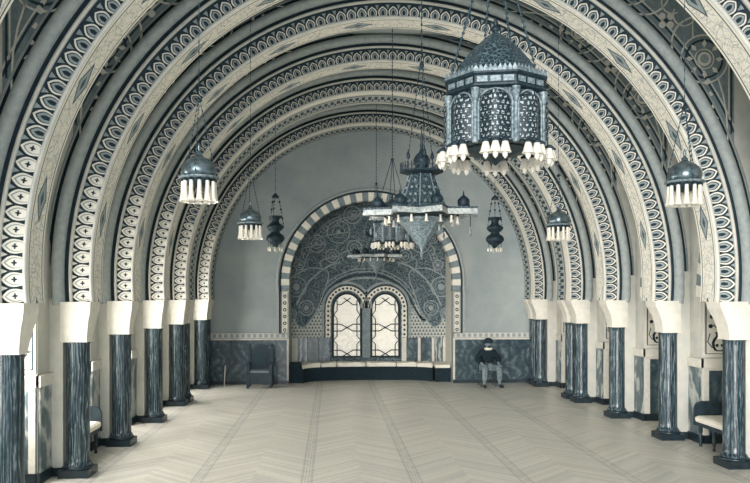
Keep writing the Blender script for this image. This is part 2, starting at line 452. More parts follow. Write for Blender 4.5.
def make_scrollwork():
    """painted corner ornament of the spandrel, right side; lines and petals"""
    mb = MB(); y0, y1 = -.004, .004
    L, D = 'ornament_light', 'ornament_dark'
    def S(pts, w, m=L, yy=0): mb.strip(pts, w, -.006 - yy, .002, m)
    def rel(x, z): return (x, ZC + z)
    def arc(cx, cz, r, a0, a1, n=16): return [(cx + r * cos(radians(a0 + (a1 - a0) * k / n)), cz + r * sin(radians(a0 + (a1 - a0) * k / n))) for k in range(n + 1)]
    # dark panel with pale outline following the arch and the border
    for off, w, m in ((.70, .022, D), (.735, .016, L)):
        S([rel((R0 + off) * cos(t), (R0 + off) * sin(t)) for t in [radians(24 + 66 * k / 40) for k in range(41)]], w, m)
    S([rel(4.62, 2.05), rel(4.62, 4.86)], .022, D); S([rel(4.585, 2.25), rel(4.585, 4.83)], .016, L)
    S([rel(.9, 4.86), rel(4.62, 4.86)], .022, D); S([rel(1.6, 4.82), rel(4.6, 4.82)], .016, L)
    for mir in (0, 1):
        def Q(x, z): return rel(z, x) if mir else rel(x, z)
        def F(pts, yy=0, m=L): mb.prism([Q(*p) for p in pts], -.006 - yy, .002, m)
        def T(pts, w, m=L, yy=.001): S([Q(*p) for p in pts], w, m, yy)
        cx, cz = 4.22, 3.12
        T(circ(cx, cz, .27, 30) + [(cx + .27, cz)], .03, D)
        T(circ(cx, cz, .345, 30) + [(cx + .345, cz)], .022)
        F(circ(cx, cz, .10, 20), .003, L); F(circ(cx, cz, .065, 16), .005, 'leaf_fill')
        T(circ(cx, cz, .14, 20) + [(cx + .14, cz)], .014)
        for k in range(8):                                     # petals
            a = 2 * pi * k / 8; px, pz = cx + .22 * cos(a), cz + .22 * sin(a)
            u = (cos(a), sin(a)); w = (-sin(a), cos(a))
            F([(px + u[0] * p + w[0] * q, pz + u[1] * p + w[1] * q) for p, q in ((-.055, 0), (0, .034), (.06, 0), (0, -.034))], .003)
        # spiral arm
        T([(cx - .1 + (.42 + .0012 * k) * cos(radians(200 - 6 * k)) * .9, cz + .2 + (.40) * sin(radians(200 - 6 * k))) for k in range(22)], .026)
        # long feather downward
        tip = (4.56, 1.75); c0 = (4.12, 2.78)
        le = [(4.02, 2.86), (4.10, 2.62), (4.27, 2.32), (4.44, 2.03), tip]; ri = [(4.42, 2.86), (4.50, 2.6), (4.55, 2.3), (4.565, 2.0), tip]
        T(le, .02); T(ri, .02)
        for k in range(6):
            t = k / 6; x = c0[0] + .14 + (tip[0] - c0[0] - .16) * t; z = c0[1] + (tip[1] - c0[1]) * t; sz = .05 * (1 - .6 * t)
            F([(x - sz, z), (x, z + sz * 1.1), (x + sz, z), (x, z - sz * .7)], .003)
        # top corner fan
        for k in range(5):
            a = radians(150 - 15 * k); p = (4.5 + .55 * cos(a), 4.05 + .55 * sin(a)); 
            T([(4.5, 4.0), p], .02)
        T(arc(4.36, 3.95, .40, 90, 200), .03)
        T(arc(4.36, 3.95, .30, 90, 200), .016)
        T(arc(3.75, 3.92, .16, 0, 300), .02)
    # the corner square with its four-petalled flowers
    for cx, cz in ((3.66, 3.66), (3.98, 4.36), (4.36, 3.98), (4.4, 4.6)):
        for k in range(4):
            a = radians(45 + 90 * k); px, pz = cx + .085 * cos(a), cz + .085 * sin(a)
            mb.prism([rel(*p) for p in circ(px, pz, .05, 10)], -.009, .002, L)
        mb.prism([rel(*p) for p in circ(cx, cz, .03, 8)], -.011, .002, D)
    S([rel(3.42, 4.05), rel(3.86, 4.05), rel(3.86, 4.8)], .02); S([rel(4.05, 3.42), rel(4.05, 3.86), rel(4.8, 3.86)], .02)
    return mb

ARCH_LABEL = {
 -1: 'nearest great painted arch, only slivers of it showing at the very top corners',
  0: 'large leaf-bordered arch whose frieze runs down the far left edge of the picture',
  1: 'great leaf-bordered arch just behind the big octagonal lantern, springing from the closest fully seen column',
  2: 'great leaf-bordered arch over the pierced pyramid chandelier, second pair of columns in view',
  3: 'leaf-bordered arch on single columns, last before the two deep arches',
  4: 'nearer of the two deep arches with small dark blocks painted underneath, on doubled columns',
  5: 'deep arch hard against the end wall, innermost of all, framing the alcove',
}
def build_arches():
    friz = make_leaf_frieze(); arv = make_archivolt(); og = make_outer_groove(); scr = make_scrollwork()
    sources = {}
    for k, F in FK.items():
        d = DEP[k]
        root = empty('painted_arch', (0, F, 0)); tag(root, ARCH_LABEL[k], 'arch', 'great arches spanning the hall')
        if not sources:
            sources['f'] = friz.build('leaf_frieze', root); sources['a'] = arv.build('archivolt', root)
            sources['g'] = og.build('outer_moulding', root)
            sources['s1'] = scr.build('corner_ornament'); sources['s2'] = mirror_pts(scr).build('corner_ornament')
            first = True
        else:
            for q in ('f', 'a', 'g'):
                c = sources[q].copy(); COL.objects.link(c); c.parent = root
            first = False
        sp = make_spandrel(d).build('spandrel', root)
        for q in ('s1', 's2'):
            c = sources[q] if first else sources[q].copy()
            if not first: COL.objects.link(c)
            c.parent = sp
        mb = MB()
        arch_sweep(mb, [(R0, 0), (R0, d)], 'soffit_painted' if d < .6 else 'soffit_double', uvw=True)
        # uv v runs from the back edge: flip for the double pattern handled by the profile order
        mb.build('painted_underside', root)
        # plain pilasters that carry the arch beside the columns
        for s in (-1, 1):
            pb = MB(); x0, x1 = sorted((s * 4.79, s * (5.0 if s < 0 else 5.09)))
            pb.box(x0, -.02, 0.0, x1, d, ZS + .05, 'pilaster_plaster')
            pb.box(x0 - .0, -.035, 0.0, x1, -.0, .12, 'black_stone')
            # striped tail of the mouldings above the block
            pb.build('pilaster', root)

# ------------------------------------------------------------------ columns
def make_column(side):
    """side=+1: column on the right; block overhangs towards the hall"""
    root = empty('marble_column')
    b = MB(); b.box(-.20, -.215, 0, .20, .215, .105, 'black_stone')
    b.lathe([(.205, .105), (.215, .125), (.185, .15), (.17, .155)], 'black_stone', 28)
    b.build('plinth', root)
    s = MB(); s.lathe([(.185, .15), (.18, .17), (.165, .19), (.154, .21), (.154, .30), (.154, 1.0), (.152, 1.75), (.154, 1.80), (.16, 1.815), (.16, 1.85)], 'column_marble', 32)
    s.build('shaft', root)
    c = MB()
    zs = [1.85, 1.88, 1.95, 2.03, 2.12, 2.20, 2.28, ZS + .002]
    if side > 0: inn = [-.155, -.155, -.16, -.175, -.20, -.235, -.275, -.29]; bk = [.16, .16, .165, .18, .20, .22, .24, .26]; out = .16
    else: inn = [.165, .165, .168, .175, .185, .20, .21, .215]; bk = [.10, .10, .13, .17, .21, .24, .26, .27]; out = -.19
    rows = [[(i, -.155, z), (out, -.155, z), (out, b, z), (i, b, z)] for i, b, z in zip(inn, bk, zs)]
    c.grid(rows, 'cream_plaster', False, closed=True); c.face(rows[0][::-1], 'cream_plaster'); c.face(rows[-1], 'cream_plaster')
    c.box(-.165 if side > 0 else -.17, -.165, 1.835, .17, .165, 1.852, 'cream_plaster')
    c.build('capital_block', root)
    return root
POS = ['nearest the viewer', 'second', 'third', 'fourth', 'fifth', 'sixth', 'seventh', 'eighth']
def build_columns():
    for s in (-1, 1):
        proto = None; n = 0
        for k, F in FK.items():
            if k < 0 or (k == 0 and s > 0): continue
            ys = [F + .13] if DEP[k] < .6 else [F + .13, F + DEP[k] - .24]
            for j, y in enumerate(ys):
                if proto is None: c = proto = make_column(s)
                else: c = copy_tree(proto)
                c.location = (s * (4.61 if s < 0 else 4.69) if k < 5 else s * 4.61, y - .08, 0)
                side = 'left' if s < 0 else 'right'
                what = {0: 'cut off by the picture edge, closest of all',
                        1: 'tallest one fully in view' if s < 0 else 'partly beyond the picture edge, beside the settee',
                        2: 'second one back, with the settee showing in front of it' if s < 0 else 'closest one fully in view, settee to its right',
                        3: 'single one just before the close-set pairs',
                        4: ('front one of the nearer close-set pair', 'rear one of the nearer close-set pair')[j],
                        5: ('front one of the pair by the end wall', 'rear one of the pair, touching the end wall')[j]}[k]
                tag(c, f'{side}-row dark veined marble column, {what}', 'column', f'marble columns of the {side} arcade')
                n += 1

# ------------------------------------------------------------------ shell
def perforated(mb, u0, u1, z0, z1, ops, a0, a1, mat, axis='y', soffit=None, step=.05):
    """wall with arched openings; ops: (centre, half width, sill, spring, rise)"""
    us = [u0, u1]
    for c, h, sl, sp, rise in ops:
        n = max(8, int(2 * h / step)); us += [c - h * cos(pi * k / n) for k in range(n + 1)]
    us = sorted(set(round(u, 5) for u in us))
    for a, b in zip(us, us[1:]):
        mid = (a + b) / 2; hit = None
        for o in ops:
            if abs(mid - o[0]) < o[1]: hit = o
        if not hit:
            mb.prism([(a, z0), (b, z0), (b, z1), (a, z1)], a0, a1, mat, axis)
        else:
            c, h, sl, sp, rise = hit
            top = lambda u: sp + rise * sqrt(max(0, 1 - ((u - c) / h) ** 2))
            if sl > z0 + 1e-4: mb.prism([(a, z0), (b, z0), (b, sl), (a, sl)], a0, a1, mat, axis, soffit)
            mb.prism([(a, top(a)), (b, top(b)), (b, z1), (a, z1)], a0, a1, mat, axis, soffit)

def build_shell():
    f = MB(); f.box(-6.2, -3.5, -.1, 6.2, 23.4, 0, 'parquet'); tag(f.build('floor'), kind='structure')
    c = MB(); c.box(-5.9, -3.5, ZT, 5.9, YB + .1, ZT + .2, 'ceiling_plaster'); tag(c.build('ceiling'), kind='structure')
    # side walls with arched recesses between the piers
    ks = sorted(FK)
    for s, nm in ((-1, 'wall_left'), (1, 'wall_right')):
        XW = 4.97 if s < 0 else 5.05
        mb = MB(); a0, a1 = sorted((s * XW, s * 5.62))
        ops = []
        for ka, kb in zip(ks, ks[1:]):
            ya = FK[ka] + DEP[ka] + .1; yb = FK[kb] - .42
            if yb - ya < .5: ya = yb - .75
            ops.append(((ya + yb) / 2, (yb - ya) / 2, 0, 2.45, 1.18))
        perforated(mb, 3.0, YB + .1, 0, ZT + .1, ops, a0, a1, 'pilaster_grey', 'x')
        b0, b1 = sorted((s * 5.62, s * 5.9))
        mb.box(b0, 3.0, 0, b1, YB + .1, ZT + .1, 'pilaster_plaster')
        wobj = tag(mb.build(nm), kind='structure')
        # nearer stretch of the side walls, behind the viewer, with tall daylight windows
        # striped arch rings
        for i, (c0, h, sl, sp, rise) in enumerate(ops):
            st = MB(); n = 21
            ky = s * XW
            for q in range(n):
                t0, t1 = pi * q / n, pi * (q + 1) / n
                mt = 'stripe_light' if q % 2 == 0 else 'stripe_dark'
                def pt(t, g, x): return (x, c0 + (h + g) * cos(t), sp + (rise + g) * sin(t))
                xo, xi = ky - s * .012, ky + s * .60
                g = -.012
                A = [pt(t0, g, xo), pt(t1, g, xo), pt(t1, .17, xo), pt(t0, .17, xo)]
                st.face(A, mt); st.face([pt(t0, g, xo), pt(t1, g, xo), pt(t1, g, xi), pt(t0, g, xi)], mt)
                st.face([pt(t0, .17, xo), pt(t1, .17, xo), pt(t1, .17, ky + s * .01), pt(t0, .17, ky + s * .01)], mt)
            st.build('striped_arch', wobj)
            # the far jamb, seen from the hall: painted panel, ledge, marble dado
            jy = c0 + h
            if i in (1, 2, 3, 4) or (i == 5):
                x0, x1 = sorted((s * (XW + .02), s * 5.61))
                jd = empty('jamb_panelling', (s * 5.3, jy, 0))
                nmz = f'jamb of the {"left" if s < 0 else "right"} recess'
                tag(jd, f'vase-painted panel over marble dado, {"left" if s < 0 else "right"} wall, {["", "nearest the viewer", "behind the settee", "second beyond the settee", "third beyond the settee", "last before the end wall"][i]}', 'wall panel', 'painted jamb facings')
                lx0, lx1 = x0 - s * 5.3, x1 - s * 5.3
                m1 = MB(); m1.box(lx0, -.03, 1.44, lx1, 0, 2.40, 'painted_panel_ground'); 
                m1.strip([(lx0 + .04, 1.50), (lx0 + .04, 2.34), (lx1 - .04, 2.34), (lx1 - .04, 1.50)], .02, -.036, -.02, 'ornament_dark', closed=True)
                o1 = m1.build('painted_panel', jd)
                vb = make_vase_motif((lx0 + lx1) / 2, 1.50); vb.build('vase_motif', o1)
                m2 = MB(); m2.box(lx0 - (.06 if s > 0 else 0), -.075, 1.27, lx1 + (.06 if s < 0 else 0), 0, 1.42, 'cream_plaster'); m2.box(lx0, -.05, 1.22, lx1, 0, 1.27, 'pale_stone'); mu = MB(); mu.box(lx0, -.06, 2.40, lx1, 0, 2.46, 'stripe_light'); mu.build('upper_ledge', jd)
                m2.build('ledge', jd)
                sx = (XW - 5.3) * s; L_ = .40
                mr = MB(); q0, q1 = sorted((sx, sx - s * .06)); mr.box(q0, -.075, 1.27, q1, L_, 1.42, 'cream_plaster'); mr.build('side_ledge', jd)
                mr = MB(); q0, q1 = sorted((sx, sx - s * .03)); mr.box(q0, -.0, .14, q1, L_, 1.26, 'dado_marble_light'); q0, q1 = sorted((sx, sx - s * .045)); mr.box(q0, -.05, 0, q1, L_, .14, 'black_stone'); mr.build('side_dado', jd)
                m3 = MB(); m3.box(lx0 + .03, -.03, .14, lx1, 0, 1.22, 'dado_marble' if s > 0 else 'dado_marble_light'); m3.box(lx0, -.05, 0, lx1, 0, .14, 'black_stone')  # left dado gets the paler marble: its strong daylight is in the colour
                m3.box((lx0 if s > 0 else lx1 - .09), -.04, .14, (lx0 + .09 if s > 0 else lx1), 0, 1.22, 'pale_stone')
                m3.build('dado', jd)
def make_vase_motif(cx, z0):
    mb = MB(); y0, y1 = -.038, -.028; D = 'leaf_dark'
    pr = [(.05, 0), (.09, .02), (.12, .08), (.13, .15), (.10, .21), (.06, .25), (.055, .29), (.08, .32)]
    mb.prism([(cx + x, z0 + .04 + z) for x, z in pr] + [(cx - x, z0 + .04 + z) for x, z in pr[::-1]], y0, y1, D)
    mb.prism([(cx + x * .62, z0 + .06 + z * .8) for x, z in pr[:6]] + [(cx - x * .62, z0 + .06 + z * .8) for x, z in pr[5::-1]], y0 - .004, y1, 'leaf_light')
    for px in (-.045, .045): mb.prism(circ(cx + px, z0 + .14, .028, 10), y0 - .007, y1, D)
    mb.strip([(cx, z0 + .34), (cx, z0 + .72)], .018, y0, y1, D)
    for s in (-1, 1):
        mb.strip([(cx, z0 + .38), (cx + s * .09, z0 + .48), (cx + s * .15, z0 + .44)], .016, y0, y1, D)
        mb.strip([(cx, z0 + .5), (cx + s * .07, z0 + .6), (cx + s * .14, z0 + .60)], .016, y0, y1, D)
        mb.strip([(cx + s * .12, z0 + .1), (cx + s * .2, z0 + .2), (cx + s * .16, z0 + .34)], .014, y0, y1, D)
        mb.prism(circ(cx + s * .15, z0 + .46, .036, 10), y0, y1, D); mb.prism(circ(cx + s * .13, z0 + .62, .036, 10), y0, y1, D)
    mb.prism(circ(cx, z0 + .74, .05, 12), y0, y1, D); mb.prism(circ(cx, z0 + .52, .045, 12), y0, y1, D)
    return mb

# ------------------------------------------------------------------ end wall, alcove, windows
NR, NZ = 2.33, 2.86      # alcove arch
YA = 22.6
WX = [(-.66, .46), (.50, .46)]
def build_end():
    mb = MB()
    perforated(mb, -5.6, 5.6, 0, ZT + .1, [(0, NR, 0, NZ, NR)], YB, YB + .28, 'end_wall_plaster', 'y')
    # alcove sides, head and back
    mb.box(-NR - .2, YB + .28, 0, -NR, YA + .3, 5.6, 'grey_plaster'); mb.box(NR, YB + .28, 0, NR + .2, YA + .3, 5.6, 'pale_stone')
    mb.box(-NR - .2, YB + .28, 5.45, NR + .2, YA + .3, 5.65, 'grey_plaster')
    mb2 = MB()
    perforated(mb2, -NR - .1, NR + .1, 0, 5.5, [(c, h, .62, 2.11, h * 1.05) for c, h in WX], YA, YA + .26, 'tympanum_dark', 'y')
    tag(mb.build('wall_back'), kind='structure')
    tag(mb2.build('wall_alcove'), kind='structure')
    # --- striped voussoir ring
    rg = MB(); n = 47
    aa = radians(-6)
    for i in range(n):
        t0, t1 = [aa + (pi - 2 * aa) * k / n for k in (i, i + 1)]
        mt = 'stripe_light' if i % 2 else 'stripe_dark'
        for a, b in ((t0, t1),):
            P = lambda r, t, y: (r * cos(t), y, NZ + r * sin(t))
            rg.face([P(NR - .01, a, YB - .03), P(NR - .01, b, YB - .03), P(NR + .22, b, YB - .03), P(NR + .22, a, YB - .03)], mt)
            rg.face([P(NR - .01, a, YB - .03), P(NR - .01, b, YB - .03), P(NR - .01, b, YB + .27), P(NR - .01, a, YB + .27)], mt)
    root = empty('alcove_arch', (0, 0, 0)); tag(root, 'round arch of alternating pale and grey blocks framing the window alcove', 'arch')
    rg.build('striped_ring', root)
    om = MB(); angs = [aa + (pi - 2 * aa) * k / 96 for k in range(97)]
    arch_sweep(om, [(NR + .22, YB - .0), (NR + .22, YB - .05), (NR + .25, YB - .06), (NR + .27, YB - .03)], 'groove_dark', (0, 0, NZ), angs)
    arch_sweep(om, [(NR + .27, YB - .03), (NR + .29, YB - .07), (NR + .33, YB - .07), (NR + .36, YB)], 'roll_plaster', (0, 0, NZ), angs)
    for s in (-1, 1):
        x0, x1 = sorted((s * (NR + .27), s * (NR + .34))); om.box(x0, YB - .06, 1.42, x1, YB, 2.66, 'roll_plaster')
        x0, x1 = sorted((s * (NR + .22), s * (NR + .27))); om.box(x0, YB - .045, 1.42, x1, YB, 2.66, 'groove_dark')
    om.build('outer_moulding', root)
    for s in (-1, 1):
        jb = MB(); x0, x1 = sorted((s * NR, s * (NR + .22)))
        jb.box(x0, YB - .03, 1.42, x1, YB, NZ - .24, 'pale_stone')
        for q in range(6): 
            xm = s * (NR + .11); z = 1.52 + q * .19
            jb.prism(circ(xm, z, .05, 10), YB - .036, YB - .02, 'ornament_dark'); jb.prism(circ(xm, z, .022, 8), YB - .04, YB - .02, 'leaf_light')
        jb.strip([(x0 + .02, 1.44), (x0 + .02, 2.6), (x1 - .02, 2.6), (x1 - .02, 1.44)], .015, YB - .036, YB - .02, 'ornament_dark', closed=True)
        jb.build('jamb_strip', root)
    # --- dados of the end wall
    for s, lab in ((-1, 'dark veined marble dado of the end wall behind the pointed high-backed chair'), (1, 'dark veined marble dado of the end wall behind the seated person')):
        d = empty('marble_dado', (s * 3.7, YB, 0)); tag(d, lab, 'wall panel')
        x0, x1 = sorted((s * NR - s * 3.7, s * 4.77 - s * 3.7))
        n = 3; w = (x1 - x0) / n
        for i in range(n):
            p = MB(); p.box(x0 + i * w + .006, -.05, .1, x0 + (i + 1) * w - .006, 0, 1.24, 'dado_marble')
            p.build('marble_slab', d)
        p = MB(); p.box(x0, -.07, 0, x1, 0, .1, 'black_stone'); p.build('plinth', d)
        p = MB(); p.box(x0, -.065, 1.24, x1, 0, 1.275, 'pale_stone'); p.build('cap_strip', d)
        # edge at the alcove corner
        e0, e1 = sorted((s * (NR + .0) - s * 3.7, s * (NR + .05) - s * 3.7)); p = MB(); p.box(e0, -.055, 0, e1, 0, 1.24, 'pale_stone'); p.build('edge_strip', d)
        fr = MB(); a, b = sorted((s * NR, s * 4.96)); fr.box(a, YB - .03, 1.275, b, YB, 1.44, 'dado_frieze')
        tag(fr.build('trim_frieze'), kind='structure')
    # --- alcove dado panels
    d = empty('alcove_dado', (0, YA, 0)); tag(d, 'row of marble panels low on the alcove wall beside the two windows', 'wall panel')
    def pan(x0, x1, mt, z0=.5, z1=1.22):
        p = MB(); p.box(x0, -.05, z0, x1, 0, z1, mt); p.build('marble_slab', d)
    xs = [-2.33, -2.12, -1.82, -1.16]
    pan(-2.32, -2.14, 'pale_stone'); pan(-2.12, -1.86, 'dado_marble_light'); pan(-1.84, -1.52, 'dado_marble'); pan(-1.50, -1.18, 'dado_marble')
    pan(.99, 1.13, 'pale_stone'); pan(1.15, 1.46, 'dado_marble'); pan(1.48, 1.56, 'pale_stone'); pan(1.58, 1.88, 'dado_marble'); pan(1.90, 1.98, 'pale_stone'); pan(2.0, 2.22, 'dado_marble_light'); pan(2.24, 2.32, 'pale_stone')
    p = MB(); p.box(-2.33, -.03, 0, 2.33, 0, .5, 'grey_plaster'); p.build('lower_course', d)
    # --- lattice grounds and painted figures of the tympanum
    t = empty('painted_tympanum', (0, YA, 0)); tag(t, 'painted arabesque filling the alcove wall above and around the windows', 'mural')
    for s in (-1, 1):
        g = MB(); a = -2.33 if s < 0 else .98; b = -1.14 if s < 0 else 2.33
        g.prism([(a, 1.22), (b, 1.22), (b, 2.15), ((a + b) / 2 + .3 * s * -1, 2.35), (a if s < 0 else b, 2.45)] if s < 0 else [(a, 1.22), (b, 1.22), (b, 2.6), (b - .45, 2.3), (a, 2.15)], -.012, 0, 'lattice_ground')
        g.build('lattice_ground', t)
    o = MB()
    L = 'arabesque_line'; D = 'ornament_dark'
    def S(pts, w, m=L, y=-.02, closed=False): o.strip(pts, w, y, -.002, m, closed=closed)
    cxw = -.08
    # borders round each window and round the pair
    for c, h in WX:
        for r, w, m, y in ((h + .11, .14, 'stripe_light', -.03), (h + .21, .03, D, -.034), (h + .27, .07, L, -.028)):
            S([(c + (r) * cos(a), 2.11 + (r) * sin(a) * 1.05) for a in [radians(-0 + 180 * k / 28) for k in range(29)]], w, m, y)
        for k in range(15):
            a = radians(6 + 168 * k / 14); o.prism(circ(c + (h + .11) * cos(a), 2.11 + (h + .11) * sin(a) * 1.05, .036, 8), -.036, -.01, D)
    for sx, c, h in ((-1, *WX[0]), (1, *WX[1])):
        for r, w, m, y in ((h + .11, .14, 'stripe_light', -.03), (h + .21, .03, D, -.034), (h + .27, .07, L, -.028)):
            S([(c + sx * r, 1.24), (c + sx * r, 2.12)], w, m, y)
        for k in range(6): o.prism(circ(c + sx * (h + .11), 1.32 + k * .14, .036, 8), -.036, -.01, D)
    S([(cxw, .62), (cxw, 2.2)], .24, 'stripe_dark', -.028)
    # the great ogee band: over the pair, sweeping down and out into the lobes
    for off, w, m in ((0, .05, L), (.10, .06, D), (.19, .03, L), (.28, .025, L)):
        for sx in (-1, 1):
            pts = [(cxw + sx * x, z) for x, z in ((0, 3.02 + off), (.35, 3.0 + off), (.75, 2.86 + off), (1.05 + off * .3, 2.62 + off), (1.22 + off * .8, 2.35 + off * .6), (1.36 + off, 2.10 + off * .2), (1.52 + off * .8, 1.92 - off * .2), (1.72, 1.84 - off * .8), (1.92 - off * .0, 1.92 - off * .7), (2.0 + off * .6, 2.1 - off * .2))]
            S(smooth(pts), w, m, -.018)
    # lobes
    for sx in (-1, 1):
        def q(px, py): return (cxw + .08 + sx * ((px - 371.5) * .0301), 2.45 - (py - 297) * .0301)
        lob = [q(*p) for p in ((412, 273), (418, 296), (425, 313), (436, 327), (444, 323), (446, 313), (452, 306), (453.5, 290), (449, 279), (441, 273), (428, 268))]
        o.prism(smooth(lob, True), -.022, -.002, 'tympanum_dark'); S(smooth(lob, True), .035, L, -.028, True)
        for (px, py, r) in ((441, 265, .15), (449, 314, .16), (444, 287, .30), (434, 308, .22)):
            x, z = q(px, py); o.prism(circ(x, z, r, 20), -.026, -.002, 'tympanum_dark'); S(circ(x, z, r, 20), .028, L, -.032, True)
            o.prism(circ(x, z, r * .35, 10), -.03, -.002, L); S(circ(x, z, r * .62, 16), .014, L, -.03, True)
        S(smooth([q(*p) for p in ((400, 262), (415, 268), (432, 283), (444, 305))]), .05, L, -.036)
        # scrolls higher up
        for px, py, r in ((402, 232, .34), (424, 244, .26), (388, 215, .26), (408, 256, .20), (386, 248, .22), (436, 238, .15)):
            x, z = q(px, py); S(circ(x, z, r, 22), .03, L, -.02, True); S(circ(x, z, r * .55, 16), .022, L, -.02, True); o.prism(circ(x, z, r * .2, 8), -.024, -.002, L)
            S(smooth([(x + r * .9, z), (x + sx * (r + .15), z - .15), (x + sx * (r + .12), z - .35)]), .03, L, -.02)
    # dotted inner border along the arch
    rr = NR - .12
    S([(rr * cos(a), NZ + rr * sin(a)) for a in [radians(-12 + 204 * k / 60) for k in range(61)]], .016, L)
    for k in range(64):
        a = radians(-12 + 204 * (k + .5) / 64); o.prism(circ((rr - .09) * cos(a), NZ + (rr - .09) * sin(a), .028, 8), -.02, -.002, L)
    S([((rr - .18) * cos(a), NZ + (rr - .18) * sin(a)) for a in [radians(-8 + 196 * k / 60) for k in range(61)]], .02, L)
    o.build('arabesque', t)
    # --- the two windows
    for i, (c, h) in enumerate(WX):
        w = empty(f'window_{i + 1}', (c, YA + .14, 0)); tag(w, kind='structure')
        top = lambda x: 2.11 + h * 1.05 * sqrt(max(0, 1 - (x / h) ** 2))
        gp = MB(); pts = [(-h, .62), (h, .62)] + [(h * cos(pi * k / 24), top(h * cos(pi * k / 24))) for k in range(25)]
        gp.prism(pts, .0, .012, 'lit_pane'); gp.build('pane', w)
        f = MB(); out = [(-h, .62)] + [(-h * cos(pi * k / 24) * 1.0, top(h * cos(pi * k / 24))) for k in range(25)] + [(h, .62)]
        f.strip([(x * .955, min(z, 9) - (.02 if z > 1 else -.02)) for x, z in out], .10, -.07, .01, 'window_iron', closed=True); f.build('frame', w)
        l = MB(); k = .00561; W = .03
        def p(x, y): return ((x - 150) * k * 1.03, 2.45 - ((280 + y / 5.367) - 296.9) * .0301)
        def seg(*a): l.strip([p(*q) for q in a], W, -.035, -.008, 'window_iron')
        for sx in (-1, 1):
            X = lambda d: 150 + sx * d
            seg((X(52), 418), (X(52), 345), (X(72), 325), (X(52), 303), (X(52), 210), (X(68), 187), (X(52), 165), (X(52), 110))
            for y in (378, 275, 238): seg((X(78), y), (X(32), y))
            seg((X(32), 378), (X(-28), 415)); seg((X(32), 275), (X(-32), 238)); seg((X(52), 133), (X(32), 133), (X(-18), 96))
        l.build('lattice', w)
    # outside of the windows stays open sky
def smooth(pts, closed=False, n=5):
    out = []; N = len(pts)
    for i in range(N if closed else N - 1):
        p0 = pts[(i - 1) % N] if closed or i > 0 else pts[i]; p1 = pts[i]; p2 = pts[(i + 1) % N]; p3 = pts[(i + 2) % N] if closed or i < N - 2 else p2
        for k in range(n):
            t = k / n
            out.append(tuple(.5 * ((2 * b) + (-a + c) * t + (2 * a - 5 * b + 4 * c - d) * t * t + (-a + 3 * b - 3 * c + d) * t ** 3) for a, b, c, d in zip(p0, p1, p2, p3)))
    if not closed: out.append(pts[-1])
    return out

# ------------------------------------------------------------------ alcove bench with white cushions
def build_bench():
    r = empty('alcove_bench', (0, 21.9, 0)); tag(r, 'long low curved bench in dark cloth lining the window alcove', 'bench')
    # plan outline: front edge curve, from left arm to right arm
    front = [(-1.93, 21.40), (-1.86, 21.62), (-1.62, 21.86), (-1.2, 22.02), (-.6, 22.08), (0, 22.09), (.6, 22.08), (1.15, 22.02), (1.5, 21.88), (1.74, 21.68), (1.80, 21.55)]
    front = smooth(front)
    def body(a, b, z0, z1, mt, grow=0):
        f = [(x, y - 21.9 - grow) for x, y in front if a <= x <= b]
        pl = f + [(b, YA - 21.95 - .02), (a, YA - 21.95 - .02)]
        mb = MB(); mb.prism(pl, z0, z1, mt, 'z'); return mb
    m = MB(); f = [(x, y - 21.9) for x, y in front]
    m.prism([(-2.31, -.50)] + f + [(1.80, .64), (-2.31, .64)], 0.0, .40, 'bench_cloth', 'z'); m.build('bench_base', r)
    m = MB(); m.box(1.86, -.42, .0, 2.30, .64, .40, 'bench_cloth'); m.build('end_seat', r)
    m = MB(); m.box(-2.31, -.52, .40, -2.02, -.0, .56, 'bench_cloth'); m.build('arm_bolster', r)
    xs = [(-1.98, -1.45), (-1.43, -.98), (-.96, -.12), (-.10, .78), (.80, 1.36), (1.38, 1.79)]
    names = ['at the far left end of the curved bench', 'left of the windows on the curved bench', 'under the left window', 'under the right window', 'right of the windows on the curved bench', 'where the bench turns by the right corner']
    for (a, b), nm in zip(xs, names):
        f = [(a, None)] + [q for q in front if a < q[0] < b] + [(b, None)]
        def yy(x):
            for (x0, y0), (x1, y1) in zip(front, front[1:]):
                if min(x0, x1) <= x <= max(x0, x1): return y0 + (y1 - y0) * (x - x0) / ((x1 - x0) or 1)
            return front[-1][1]
        f = [(x, yy(x) if y is None else y) for x, y in f]
        cx = (a + b) / 2
        mb = MB(); ring = [(x - cx, y - .04) for x, y in f] + [(b - cx, YA - .09), (a - cx, YA - .09)]
        cy = sum(p[1] for p in ring) / len(ring)
        rows = []
        for z, sc in ((0, .97), (.03, 1.0), (.09, 1.0), (.115, .96)):
            rows.append([(x * sc, (y - cy) * sc, z + (.015 * sin(9 * x) if z > .05 else 0)) for x, y in ring])
        mb.grid(rows, 'cushion_white', True, closed=True); mb.face(rows[-1], 'cushion_white'); mb.face(rows[0][::-1], 'cushion_white')
        o = mb.build('cushion', loc=(cx, cy, .40)); tag(o, 'flat white seat cushion ' + nm, 'cushion', 'white cushions on the alcove bench')
    mb = MB(); mb.box(-.21, -.50, 0, .21, .5, .09, 'cushion_white'); o = mb.build('cushion', loc=(2.08, 21.98, .401)); tag(o, 'white seat cushion on the separate end seat beside the right alcove corner', 'cushion', 'white cushions on the alcove bench')

